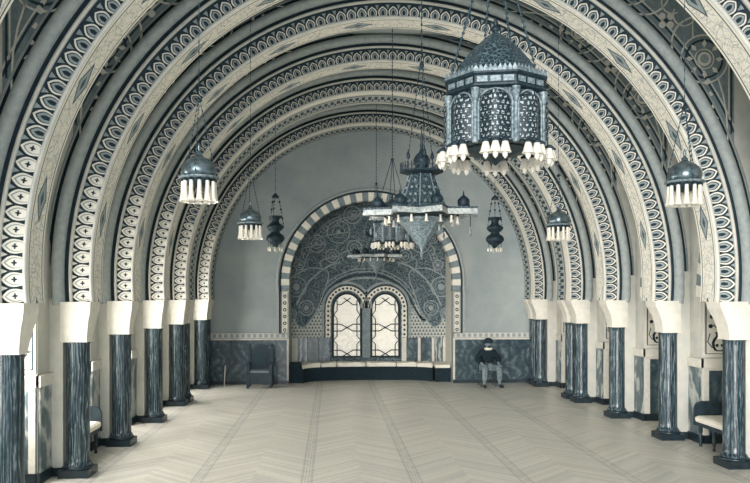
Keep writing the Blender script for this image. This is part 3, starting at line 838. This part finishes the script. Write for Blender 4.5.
# ------------------------------------------------------------------ furniture
def turned_leg(mb, x, y, h, mat='dark_wood'):
    mb.lathe([(.018, 0), (.026, .03), (.016, .06), (.028, .12), (.03, h * .55), (.018, h * .62), (.032, h * .7), (.034, h)], mat, 12, (x, y, 0))
def make_settee():
    """bench along y; front edge at x=0 towards +x (the hall)"""
    r = empty('upholstered_settee')
    L, W = .98, .50
    f = MB(); f.box(-W, -L / 2, .34, 0, L / 2, .40, 'dark_wood'); f.build('frame', r)
    s = MB(); rows = []
    for z, g in ((.40, .0), (.43, .015), (.47, .012), (.50, -.03), (.508, -.1)):
        x0, x1, y0, y1 = -W - g, g, -L / 2 - g, L / 2 + g
        rows.append([(x0, y0, z), (x1, y0, z), (x1, y1, z), (x0, y1, z)])
    s.grid(rows, 'cushion_white', False, closed=True); s.face(rows[-1], 'cushion_white'); s.build('seat', r)
    for x in (-.05, -W + .05):
        for y in (-L / 2 + .06, 0, L / 2 - .06):
            if x < -.1 and y == 0: continue
            m = MB(); turned_leg(m, x, y, .34); m.build('leg', r)
    for sy in (-1, 1):
        m = MB(); y0, y1 = sorted((sy * (L / 2 - .0), sy * (L / 2 + .05)))
        m.prism([(-W, .34), (.02, .34), (.02, .62), (-.02, .70), (-.1, .73), (-W + .05, .73), (-W, .76)], y0, y1, 'dark_wood', 'y'); m.build('end_arm', r)
    return r
def build_settees():
    s = make_settee(); s.location = (4.86, 11.53, 0); s.rotation_euler = (0, 0, pi)
    tag(s, 'settee with pale upholstery and dark turned legs under the vase painting on the right', 'settee', 'settees in the side recesses')
    c = copy_tree(s); c.location = (-4.76, 11.53, 0); c.rotation_euler = (0, 0, 0)
    tag(c, 'settee with pale seat and dark end arm half hidden behind the nearest left column', 'settee', 'settees in the side recesses')
def build_throne():
    r = empty('high_backed_chair', (-3.06, 20.45, 0)); tag(r, 'dark carved high-backed chair with a pointed crest against the end wall', 'chair')
    b = MB()
    b.prism([(-.26, .42), (.26, .42), (.26, 1.02), (.22, 1.04), (0, 1.17), (-.22, 1.04), (-.26, 1.02)], .22, .27, 'dark_wood', 'y')
    b.prism([(-.19, .55), (.19, .55), (.19, .95), (0, 1.06), (-.19, .95)], .205, .22, 'ornament_dark', 'y'); b.build('backrest', r)
    for s in (-1, 1):
        p = MB(); p.box(s * .30 - .035, .20, 0, s * .30 + .035, .28, 1.08, 'dark_wood'); p.lathe([(.03, 1.08), (.045, 1.10), (.03, 1.13), (.001, 1.18)], 'dark_wood', 10, (s * .30, .24, 0)); p.build('back_post', r)
        p = MB(); p.box(s * .30 - .035, -.26, 0, s * .30 + .035, -.19, .62, 'dark_wood'); p.build('leg', r)
        p = MB(); p.box(s * .30 - .045, -.29, .62, s * .30 + .045, .22, .665, 'dark_wood'); p.build('armrest', r)
    p = MB(); p.box(-.27, -.25, .36, .27, .22, .42, 'dark_wood'); p.box(-.25, -.24, .42, .25, .2, .47, 'stripe_dark'); p.build('seat', r)
    p = MB(); p.box(-.27, -.24, .12, .27, -.21, .36, 'dark_wood'); p.build('front_rail', r)
    q = MB(); q.tube([(0, 0, 0), (.01, .06, .3), (.015, .10, .56)], .012, 'cream_plaster', 8)
    tag(q.build('pole', loc=(-4.06, 20.72, 0)), 'thin pale stick leaning on the dark dado left of the pointed chair', 'stick')

# ------------------------------------------------------------------ seated person
def skin_mesh(name, verts, edges, radii, mat, parent, sub=2, root=0):
    me = bpy.data.meshes.new(name); me.from_pydata(verts, edges, []); me.update()
    o = bpy.data.objects.new(name, me); COL.objects.link(o)
    sk = o.modifiers.new('s', 'SKIN'); sk.use_smooth_shade = True
    for i, rr in enumerate(radii):
        d = me.skin_vertices[0].data[i]; d.radius = (rr, rr) if not isinstance(rr, tuple) else rr
        d.use_root = (i == root)
    ss = o.modifiers.new('u', 'SUBSURF'); ss.levels = sub; ss.render_levels = sub
    dg = bpy.context.evaluated_depsgraph_get(); dg.update()
    nm = bpy.data.meshes.new_from_object(o.evaluated_get(dg)); nm.name = name
    o.modifiers.clear(); o.data = nm; bpy.data.meshes.remove(me)
    nm.materials.clear(); nm.materials.append(M[mat])
    for p in nm.polygons: p.use_smooth = True
    if parent: o.parent = parent
    return o
def build_person():
    ch = empty('wooden_chair', (3.15, 20.42, 0)); tag(ch, 'plain dark chair under the seated person by the end wall', 'chair')
    m = MB(); m.box(-.22, -.2, .40, .22, .22, .44, 'dark_wood'); m.build('seat', ch)
    for x in (-.2, .2):
        for y, h in ((-.18, .40), (.2, .92)):
            m = MB(); m.box(x - .018, y - .018, 0, x + .018, y + .018, h, 'dark_wood'); m.build('leg', ch)
    m = MB(); m.box(-.2, .19, .72, .2, .215, .90, 'dark_wood'); m.build('backrest', ch)
    r = empty('person', (3.15, 20.36, 0), radians(8)); tag(r, 'seated person in dark jacket and turban, pale collar, hands on knees, by the wall', 'person')
    # body, leaning slightly forward; -y is towards the viewer
    V = [(0, .06, .50), (0, .07, .70), (0, .03, .88), (0, -.01, .98), (0, -.035, 1.06), (0, -.06, 1.15), (0, -.062, 1.205)]
    Rr = [.135, .135, .15, .085, .052, .082, .07]
    Ed = [(0, 1), (1, 2), (2, 3), (3, 4), (4, 5), (5, 6)]
    for s in (-1, 1):
        n = len(V)
        V += [(s * .11, .0, .50), (s * .2, -.36, .52), (s * .21, -.36, .30), (s * .22, -.33, .09), (s * .24, -.42, .045), (s * .25, -.52, .035)]
        Rr += [.095, .068, .055, .04, .042, .03]
        Ed += [(0, n)] + [(n + i, n + i + 1) for i in range(5)]
        n = len(V)
        V += [(s * .17, .02, .93), (s * .29, .0, .74), (s * .235, -.22, .63), (s * .215, -.29, .60)]
        Rr += [.068, .052, .042, .034]
        Ed += [(2, n)] + [(n + i, n + i + 1) for i in range(3)]
    body = skin_mesh('body', V, Ed, Rr, 'skin_tone', r)
    # clothing as slightly larger shells
    V2 = [(0, .06, .52), (0, .07, .70), (0, .03, .88), (0, -.01, .975)]; R2 = [.165, .155, .172, .10]; E2 = [(0, 1), (1, 2), (2, 3)]
    for s in (-1, 1):
        n = len(V2); V2 += [(s * .19, .02, .92), (s * .315, .0, .74), (s * .24, -.20, .64)]; R2 += [.095, .08, .062]; E2 += [(2, n), (n, n + 1), (n + 1, n + 2)]
    skin_mesh('jacket', V2, E2, R2, 'jacket_cloth', r)
    V3 = [(0, .06, .50)]; R3 = [.15]; E3 = []
    for s in (-1, 1):
        n = len(V3); V3 += [(s * .12, .0, .505), (s * .2, -.35, .52), (s * .21, -.36, .33), (s * .215, -.34, .16)]; R3 += [.115, .09, .085, .075]; E3 += [(0, n), (n, n + 1), (n + 1, n + 2), (n + 2, n + 3)]
    skin_mesh('trousers', V3, E3, R3, 'trouser_cloth', r)
    for s in (-1, 1):
        skin_mesh('shoe', [(s * .22, -.32, .06), (s * .235, -.42, .045), (s * .25, -.53, .035)], [(0, 1), (1, 2)], [.055, .05, .035], 'black_stone', r)
        # hand: palm and five fingers closing over the knee
        hv = [(s * .213, -.285, .61), (s * .21, -.335, .605), (s * .208, -.375, .60)]; he = [(0, 1), (1, 2)]; hr = [.026, .034, .03]
        for k, (dx, l) in enumerate(((-.033, .052), (-.011, .066), (.012, .062), (.034, .047))):
            n = len(hv); hv += [(s * .208 + dx, -.40, .597), (s * .208 + dx * 1.1, -.40 - l * .5, .58), (s * .208 + dx * 1.1, -.40 - l * .75, .58 - l * .5)]; hr += [.011, .010, .008]
            he += [(2, n), (n, n + 1), (n + 1, n + 2)]
        n = len(hv); hv += [(s * .208 - s * .045, -.33, .595), (s * .208 - s * .062, -.37, .58)]; hr += [.013, .010]; he += [(1, n), (n, n + 1)]
        skin_mesh('hand', hv, he, hr, 'skin_tone', r, 1)
    # collar, turban, face details
    m = MB(); m.lathe([(.075, -.02), (.11, -.005), (.115, .02), (.09, .04), (.06, .05)], 'white_cloth', 20, (0, -.055, 1.02)); m.build('collar', r)
    m = MB()
    m.lathe([(.10, 0), (.118, .03), (.115, .07), (.085, .105), (.03, .12), (.001, .122)], 'turban_cloth', 20, (0, -.05, 1.205))
    m.lathe([(.095, -.01), (.12, .0), (.125, .025), (.108, .045)], 'turban_cloth', 20, (0, -.05, 1.205)); m.build('turban', r)
    m = MB(); m.lathe([(.001, 0), (.012, .01), (.014, .03), (.005, .05)], 'skin_tone', 8, (0, -.147, 1.125)); m.build('nose', r)
    for s in (-1, 1):
        m = MB(); m.sphere((s * .03, -.137, 1.165), .010, 'leaf_dark', 8); m.build('eye', r)
        m = MB(); m.sphere((s * .085, -.06, 1.15), .022, 'skin_tone', 8, 1.4); m.build('ear', r)
    m = MB(); m.box(-.024, -.146, 1.102, .024, -.136, 1.108, 'leaf_dark'); m.build('mouth', r)
    m = MB(); m.lathe([(.001, -.04), (.035, -.02), (.05, .01), (.045, .03)], 'turban_cloth', 10, (0, -.112, 1.085)); m.build('beard', r)

# ------------------------------------------------------------------ lamps
def chain(mb, p0, p1, r=.006, step=.05, mat='chain_metal'):
    """links: a thin rod with small beads, seen as a chain"""
    p0, p1 = Vector(p0), Vector(p1); mb.tube([p0, p1], r * .6, mat, 5)
    n = int((p1 - p0).length / step)
    for i in range(1, n):
        p = p0.lerp(p1, i / n); mb.lathe([(.001, -step * .32), (r * 1.5, -step * .12), (r * 1.5, step * .12), (.001, step * .32)], mat, 5, p)
def hook(mb, z): mb.lathe([(.004, z - .05), (.02, z - .04), (.05, z - .012), (.05, z)], 'dark_bronze', 12)
def bell(x, y, z, l, r):
    m = MB(); m.lathe([(r * .5, 0), (r * .55, -l * .25), (r * .6, -l * .6), (r * .8, -l * .85), (r * 1.15, -l)], 'milk_glass', 10, (x, y, z), closed=False)
    m.lathe([(r * .3, .01), (r * .6, .01), (r * .62, -.015)], 'dark_bronze', 8, (x, y, z)); return m
def make_lantern():
    r = empty('octagonal_lantern'); A = .352; seg = 8; rot = pi / 8
    def octa(prof, mat, mb, sm=False): mb.lathe(prof, mat, 8, (0, 0, 0), sm, rot)
    ap = A * cos(pi / 8)
    m = MB(); octa([(A * .80, .10), (A * .93, .11), (A * .93, .53), (A * .80, .53)], 'filigree', m); m.build('body', r)
    for k in range(8):
        a = k * pi / 4 - pi / 2
        u = Vector((cos(a), sin(a), 0)); w = Vector((-sin(a), cos(a), 0))
        def P(d, x, z): v = u * d + w * x; return (v.x, v.y, z)
        m = MB(); hw = .098; zt = .40; rows = []; uvs = []
        # bowed pierced panel with a round head
        nx = 9
        for j in range(15):
            z = .115 + (.50 - .115) * j / 14
            lim = hw if z <= zt else hw * sqrt(max(.02, 1 - ((z - zt) / .1) ** 2))
            rows.append([P(ap * .93 + .055 * cos((i / (nx - 1) - .5) * pi), lim * (i / (nx - 1) * 2 - 1), z) for i in range(nx)])
            uvs.append([(lim * (i / (nx - 1) * 2 - 1), z) for i in range(nx)])
        m.grid(rows, 'pierced_metal', True, uvs=uvs)
        m.build('pierced_panel', r)
        m = MB(); arc = [P(ap * .93 + .015, -hw - .012, .11)] + [P(ap * .93 + .015, (hw + .012) * -cos(pi * t / 10), zt + .112 * sin(pi * t / 10)) for t in range(11)] + [P(ap * .93 + .015, hw + .012, .11)]
        m.tube(arc, .009, 'worn_brass', 5); m.build('panel_frame', r)
        b = a + pi / 8; ub = Vector((cos(b), sin(b), 0)) * (A * .97)
        m = MB(); m.lathe([(.02, .09), (.026, .11), (.014, .14), (.013, .42), (.024, .45), (.03, .52)], 'worn_brass', 8, (ub.x, ub.y, 0)); m.build('colonnette', r)
        m = MB()
        for t in range(3):
            x = (t - 1) * .062; q = P(ap * .93 + (.055, .075, .055)[t], x, 0)
            m.lathe([(.016, .10), (.022, .075), (.030, .04), (.036, .015), (.043, .0)], 'milk_glass', 9, (q[0], q[1], .0), closed=False)
            m.lathe([(.012, .03), (.020, .0), (.016, -.03), (.001, -.05)], 'milk_glass', 8, (q[0], q[1], .0))
            m.lathe([(.001, -.02), (.006, -.005), (.003, .005)], 'milk_glass', 6, (q[0], q[1], .0))
            m.lathe([(.028, .085), (.03, .1), (.012, .115)], 'dark_bronze', 8, (q[0], q[1], .0))
        m.build('glass_fringe', r)
    m = MB(); octa([(A * .95, .52), (A * 1.03, .535), (A * 1.03, .55), (A * .99, .56), (A * .99, .615), (A * 1.05, .63), (A * 1.05, .645), (A * .8, .65)], 'dark_bronze', m)
    m.build('cornice', r)
    for k in range(8):
        a = k * pi / 4 - pi / 2; u = Vector((cos(a), sin(a), 0)); w = Vector((-sin(a), cos(a), 0)); m = MB()
        for t in range(3):
            x = (t - 1) * .085; d = ap * .992
            pts = [(d, x - .034, .565), (d, x + .034, .565), (d, x + .034, .61), (d, x - .034, .61)]
            m.face([tuple(u * (p[0] + .004) + w * p[1] + Vector((0, 0, p[2]))) for p in pts], 'worn_brass')
        for t in range(9):
            x = (t - 4) * .031; d = ap * 1.04
            pl = [(x - .013, .64), (x + .013, .64), (x + .015, .665), (x, .70), (x - .015, .665)]
            f0 = [tuple(u * d + w * p + Vector((0, 0, z))) for p, z in pl]; f1 = [tuple(u * (d - .006) + w * p + Vector((0, 0, z))) for p, z in pl]
            m.face(f0, 'worn_brass'); m.face(f1[::-1], 'worn_brass')
            for i in range(5): m.face([f0[i], f1[i], f1[(i + 1) % 5], f0[(i + 1) % 5]], 'worn_brass')
        m.build('cresting', r)
    m = MB(); octa([(.335, .645), (.318, .68), (.29, .73), (.255, .79), (.21, .86), (.16, .93), (.11, .985), (.06, 1.04), (.025, 1.07), (.02, 1.085)], 'filigree', m)
    o = m.build('dome', r); m = MB(); m.lathe([(.02, 1.08), (.035, 1.10), (.02, 1.12), (.012, 1.14), (.02, 1.155), (.004, 1.20)], 'dark_bronze', 10); m.build('finial', o)
    m = MB(); octa([(.26, .09), (.10, .04), (.03, .0), (.001, -.03)], 'dark_bronze', m); m.build('bottom_bowl', r)
    top = (0, 0, 1.95)
    for k in range(4):
        a = k * pi / 2 + .35; m = MB(); chain(m, (.33 * cos(a), .33 * sin(a), .65), (.015 * cos(a), .015 * sin(a), 1.95), .008, .045)
        m.sphere((.33 * cos(a), .33 * sin(a), .67), .022, 'dark_bronze', 8); m.build('chain', r)
    m = MB(); m.lathe([(.001, 1.92), (.03, 1.94), (.03, 1.97), (.001, 2.0)], 'dark_bronze', 10); hook(m, (ZT - 3.38) / .83); chain(m, (0, 0, 1.98), (0, 0, (ZT - 3.38) / .83), .009, .07); m.build('suspension_chain', r)
    return r
def make_chandelier():
    r = empty('tiered_chandelier')
    # inverted cone and tip pendant
    m = MB(); m.lathe([(.001, .0), (.015, .02), (.008, .05), (.022, .08), (.012, .11), (.02, .15), (.05, .19), (.12, .28), (.20, .38), (.29, .47), (.32, .50)], 'worn_brass', 8, (0, 0, 0), False, pi / 8); m.build('hanging_cone', r)
    m = MB(); m.lathe([(.30, .47), (.335, .49), (.335, .515), (.30, .52)], 'worn_brass', 8, (0, 0, 0), False, pi / 8); m.build('cone_rim', r)
    # star-shaped tray
    m = MB(); st = []
    for k in range(16):
        rr = .74 if k % 2 == 0 else .47; a = k * pi / 8 + pi / 16 * 0
        st.append((rr * cos(a), rr * sin(a)))
    m.prism(st, .56, .60, 'pale_brass', 'z'); m.strip(st, .012, .60, .625, 'filigree', 'z', closed=True); m.strip(st, .02, .535, .565, 'pale_brass', 'z', closed=True)
    m.lathe([(.32, .52), (.42, .56)], 'dark_bronze', 16, closed=False); m.build('star_tray', r)
    for k in range(8):
        a = k * pi / 4; x, y = .56 * cos(a), .56 * sin(a)
        m = MB(); m.lathe([(.07, .60), (.07, .63), (.062, .635), (.075, .68), (.072, .71), (.04, .745), (.012, .765), (.01, .79), (.002, .82)], 'dark_bronze', 10, (x, y, 0)); m.build('small_dome', r)
        x, y = .645 * cos(a), .645 * sin(a); m = MB()
        chain(m, (x, y, .56), (x, y, .38), .004, .03); m.lathe([(.002, .30), (.018, .33), (.012, .37), (.003, .39)], 'worn_brass', 8, (x, y, 0)); m.build('pendant', r)
    for k in range(16):
        a = (k + .5) * pi / 8; o = bell(.45 * cos(a), .45 * sin(a), .54, .10, .024).build('glass_cup', r)
    # pierced pyramid body
    m = MB(); m.lathe([(.31, .60), (.31, .64), (.295, .645), (.155, 1.05), (.17, 1.06)], 'filigree', 8, (0, 0, 0), False, pi / 8)
    m.build('pierced_body', r)
    for k in range(8):
        a = k * pi / 4 + pi / 8; m = MB(); m.tube([(.31 * cos(a), .31 * sin(a), .63), (.157 * cos(a), .157 * sin(a), 1.06)], .009, 'worn_brass', 5); m.build('corner_rib', r)
        # round bosses on the faces
    for k in range(8):
        a = k * pi / 4
        for j in range(4):
            t = .15 + j * .22; d = (.295 + (.155 - .295) * t) * cos(pi / 8) + .004; z = .645 + .405 * t; rr = .032 * (1 - .35 * t)
            for s in ((-1, 1) if j < 3 else (0,)):
                x, y = d * cos(a) - s * rr * 1.25 * sin(a), d * sin(a) + s * rr * 1.25 * cos(a); m = MB(); m.sphere((x, y, z), rr * .75, 'worn_brass', 8); m.build('boss', r)
    m = MB(); m.lathe([(.16, 1.05), (.25, 1.075), (.27, 1.08), (.27, 1.10), (.1, 1.105)], 'dark_bronze', 8, (0, 0, 0), False, pi / 8)
    for k in range(32):
        a = k * pi / 16; ro = .262; m.lathe([(.006, 1.10), (.009, 1.13), (.005, 1.16), (.010, 1.175), (.001, 1.20)], 'dark_bronze', 6, (ro * cos(a), ro * sin(a), 0))
    ring = [(.262 * cos(k * pi / 16), .262 * sin(k * pi / 16), 1.15) for k in range(33)]; m.tube(ring, .005, 'dark_bronze', 5, False); m.build('gallery', r)
    m = MB(); m.lathe([(.09, 1.10), (.07, 1.14), (.10, 1.19), (.105, 1.24), (.08, 1.29), (.035, 1.33), (.015, 1.38), (.025, 1.42), (.012, 1.46), (.018, 1.50), (.002, 1.62)], 'dark_bronze', 16); m.build('onion_finial', r)
    for k in range(3):
        a = k * 2 * pi / 3 + .4; m = MB(); chain(m, (.2 * cos(a), .2 * sin(a), 1.12), (.02 * cos(a), .02 * sin(a), 2.4), .006, .05)
        m.lathe([(.002, 1.25), (.028, 1.29), (.02, 1.33), (.002, 1.37)], 'dark_bronze', 8, (.175 * cos(a), .175 * sin(a), 0)); m.build('chain', r)
    m = MB(); m.lathe([(.001, 2.36), (.03, 2.39), (.03, 2.42), (.001, 2.46)], 'dark_bronze', 10); hook(m, ZT - 2.90); chain(m, (0, 0, 2.42), (0, 0, ZT - 2.90), .008, .08); m.build('suspension_chain', r)
    return r
def make_dome_lamp():
    r = empty('hanging_dome_lamp')
    m = MB(); m.lathe([(.135, .25), (.16, .27), (.168, .31), (.165, .35), (.145, .395), (.10, .43), (.05, .455), (.03, .475), (.034, .49), (.016, .505), (.012, .53), (.018, .54), (.002, .59)], 'worn_bronze', 24)
    m.build('dome', r)
    m = MB(); m.lathe([(.14, .235), (.192, .24), (.198, .25), (.192, .26), (.14, .265)], 'worn_brass', 28); m.build('rim', r)
    m = MB(); m.lathe([(.15, .24), (.14, .20), (.10, .17), (.05, .155), (.001, .15)], 'dark_bronze', 20); m.build('under_bowl', r)
    for k in range(12):
        a = k * 2 * pi / 12 + .2; bell(.152 * cos(a), .152 * sin(a), .225, .21, .036).build('glass_tube', r)
    for k in range(3):
        a = k * 2 * pi / 3 + .5; m = MB(); chain(m, (.18 * cos(a), .18 * sin(a), .26), (.012 * cos(a), .012 * sin(a), 1.0), .005, .045); m.build('chain', r)
    m = MB(); m.lathe([(.001, .98), (.03, .995), (.034, 1.01), (.001, 1.04)], 'dark_bronze', 10); hook(m, ZT - 3.36); chain(m, (0, 0, 1.02), (0, 0, ZT - 3.36), .004, .09); m.build('suspension_chain', r)
    return r
plain('worn_bronze', .40, .28, metal=.7, spec=.6, var=.14, vs=18)
def make_vase_lamp():
    r = empty('hanging_vase_lamp')
    m = MB(); m.lathe([(.001, .12), (.05, .14), (.06, .18), (.13, .22), (.185, .28), (.19, .32), (.17, .37), (.10, .42), (.085, .45), (.13, .48), (.175, .53), (.17, .57), (.11, .61), (.08, .64), (.075, .68), (.10, .72), (.14, .75), (.145, .77), (.09, .775)], 'dark_bronze', 20); m.build('vase_body', r)
    m = MB()
    for k in range(8):
        a = k * pi / 4; x, y = .14 * cos(a), .14 * sin(a)
        m.tube([(x, y, .24), (x, y, .12)], .004, 'chain_metal', 5); m.lathe([(.002, .04), (.022, .06), (.02, .11), (.004, .14)], 'milk_glass', 8, (x, y, 0))
    m.build('glass_pendants', r)
    for k in range(3):
        a = k * 2 * pi / 3 + .3; m = MB(); p0 = (.18 * cos(a), .18 * sin(a), .55); p1 = (.07 * cos(a), .07 * sin(a), 1.15)
        chain(m, p0, p1, .007, .07)
        for t in (.3, .6, .85): m.sphere(tuple(Vector(p0).lerp(Vector(p1), t)), .022, 'dark_bronze', 8)
        m.build('chain', r)
    m = MB(); m.lathe([(.075, 1.14), (.08, 1.16), (.05, 1.20), (.02, 1.23), (.001, 1.25)], 'dark_bronze', 12); m.build('crown', r)
    m = MB(); hook(m, ZT - 3.34); chain(m, (0, 0, 1.24), (0, 0, ZT - 3.34), .005, .12); m.build('suspension_chain', r)
    return r
def build_lamps():
    a = make_lantern(); a.location = (0, 5.12, 3.38); a.rotation_euler = (0, 0, -.217); a.scale = (1, 1, .83)
    tag(a, 'large dark octagonal metal lantern with pierced arched panels and crested rim, hanging nearest', 'lantern', 'octagonal lanterns on the hall axis')
    b = copy_tree(a); b.location = (0, 13.9, 3.38); tag(b, 'smaller-looking octagonal lantern hanging behind the tiered chandelier', 'lantern', 'octagonal lanterns on the hall axis')
    c = make_chandelier(); c.location = (-0.02, 9.2, 2.90); c.rotation_euler = (0, 0, .2)
    tag(c, 'tiered metal chandelier with pyramid body, star tray and hanging cone in mid hall', 'chandelier', 'tiered chandeliers on the hall axis')
    d = copy_tree(c); d.location = (0, 18.9, 2.90); tag(d, 'far tiered chandelier half hidden, hanging in front of the alcove mural', 'chandelier', 'tiered chandeliers on the hall axis')
    e = make_dome_lamp(); labs = [(-2.42, 7.4, 'onion-domed metal lamp with hanging glass tubes, large one at upper left'), (2.44, 7.4, 'onion-domed metal lamp with glass tubes, large one near the right edge'),
        (-2.34, 11.3, 'small onion-domed lamp with glass tubes beside the vase lamp on the left'), (2.34, 11.3, 'small onion-domed lamp with glass tubes against the right-hand arch leaves')]
    for i, (x, y, l) in enumerate(labs):
        o = e if i == 0 else copy_tree(e); o.location = (x, y, 3.36 if y < 9 else 3.30); tag(o, l, 'lamp', 'onion-domed lamps along the hall')
    f = make_vase_lamp(); f.location = (-2.28, 15.5, 3.34); tag(f, 'dark vase-shaped metal lamp on beaded chains against the pale wall left of the alcove', 'lamp', 'vase lamps at the far end')
    g = copy_tree(f); g.location = (2.28, 15.5, 3.34); tag(g, 'dark vase-shaped metal lamp on beaded chains right of the chandelier', 'lamp', 'vase lamps at the far end')
    # ceiling roses so every chain ends at the ceiling are inside the chain meshes; chains stop at the ceiling

def build_lights():
    w = bpy.data.worlds.new('sky'); bpy.context.scene.world = w; w.use_nodes = True
    bg = w.node_tree.nodes['Background']; bg.inputs[0].default_value = (.82, .90, 1, 1); bg.inputs[1].default_value = 1.0
    def area(name, loc, target, sx, sy, e, col=(1, .96, .88)):
        l = bpy.data.lights.new(name, 'AREA'); l.shape = 'RECTANGLE'; l.size = sx; l.size_y = sy; l.energy = e; l.color = col
        o = bpy.data.objects.new(name, l); COL.objects.link(o); o.location = loc
        o.rotation_euler = (Vector(target) - Vector(loc)).to_track_quat('-Z', 'Y').to_euler(); return o
    def sun(name, d, e, ang, col):
        l = bpy.data.lights.new(name, 'SUN'); l.energy = e; l.angle = radians(ang); l.color = col
        o = bpy.data.objects.new(name, l); COL.objects.link(o); o.location = (0, -6, 6); o.rotation_euler = Vector(d).to_track_quat('-Z', 'Y').to_euler()
    sun('daylight_through_entrance', (.30, 1, -.10), 4.2, 26, (1, .965, .93))
    area('added_rear_fill', (-2.0, -3.2, 4.0), (0, 14, 2.2), 4.0, 4.5, 600, (.90, .94, 1))  # added lamp behind the viewer, standing for unseen windows
    # daylight through the windows at the back of the left-hand wall recesses
    ks = sorted(FK); frame_no = 2
    for ka, kb in zip(ks, ks[1:]):
        y = (FK[ka] + DEP[ka] + .1 + FK[kb] - .42) / 2
        m = MB(); Y = lambda v: y + v
        m.strip([(Y(-.33), .86), (Y(-.33), 2.94), (Y(.33), 2.94), (Y(.33), .86)], .07, -5.61, -5.54, 'window_iron', 'x', closed=True)
        m.strip([(Y(0), .86), (Y(0), 2.94)], .025, -5.56, -5.545, 'window_iron', 'x')
        for z in (1.38, 1.9, 2.42): m.strip([(Y(-.33), z), (Y(.33), z)], .025, -5.56, -5.545, 'window_iron', 'x')
        frame_no += 1; tag(m.build(f'window_{frame_no}'), kind='structure')
        area('added_recess_fill', (-5.57, y, 1.9), (3, y, 1.9), .6, 2.0, 115, (1, .97, .94))  # added area lamp, unseen from the hall, lighting the floor and right side

def build_camera():
    cd = bpy.data.cameras.new('camera'); cd.sensor_width = 36; cd.lens = 36; cd.shift_y = (296.9 - 241.5) / 750
    cd.clip_start = .05; cd.clip_end = 200
    o = bpy.data.objects.new('camera', cd); COL.objects.link(o); o.location = (-1.13, 0, 2.45); o.rotation_euler = (pi / 2, 0, -.058)
    bpy.context.scene.camera = o

build_shell(); build_arches(); build_columns(); build_end(); build_bench(); build_settees(); build_throne(); build_person(); build_lamps(); build_lights(); build_camera()
sc = bpy.context.scene
sc.view_settings.view_transform = 'Standard'; sc.view_settings.look = 'None'; sc.view_settings.gamma = 1; sc.view_settings.exposure = -0.30
try:
    sc.cycles.use_denoising = True; sc.cycles.max_bounces = 8; sc.cycles.diffuse_bounces = 5
except Exception: pass
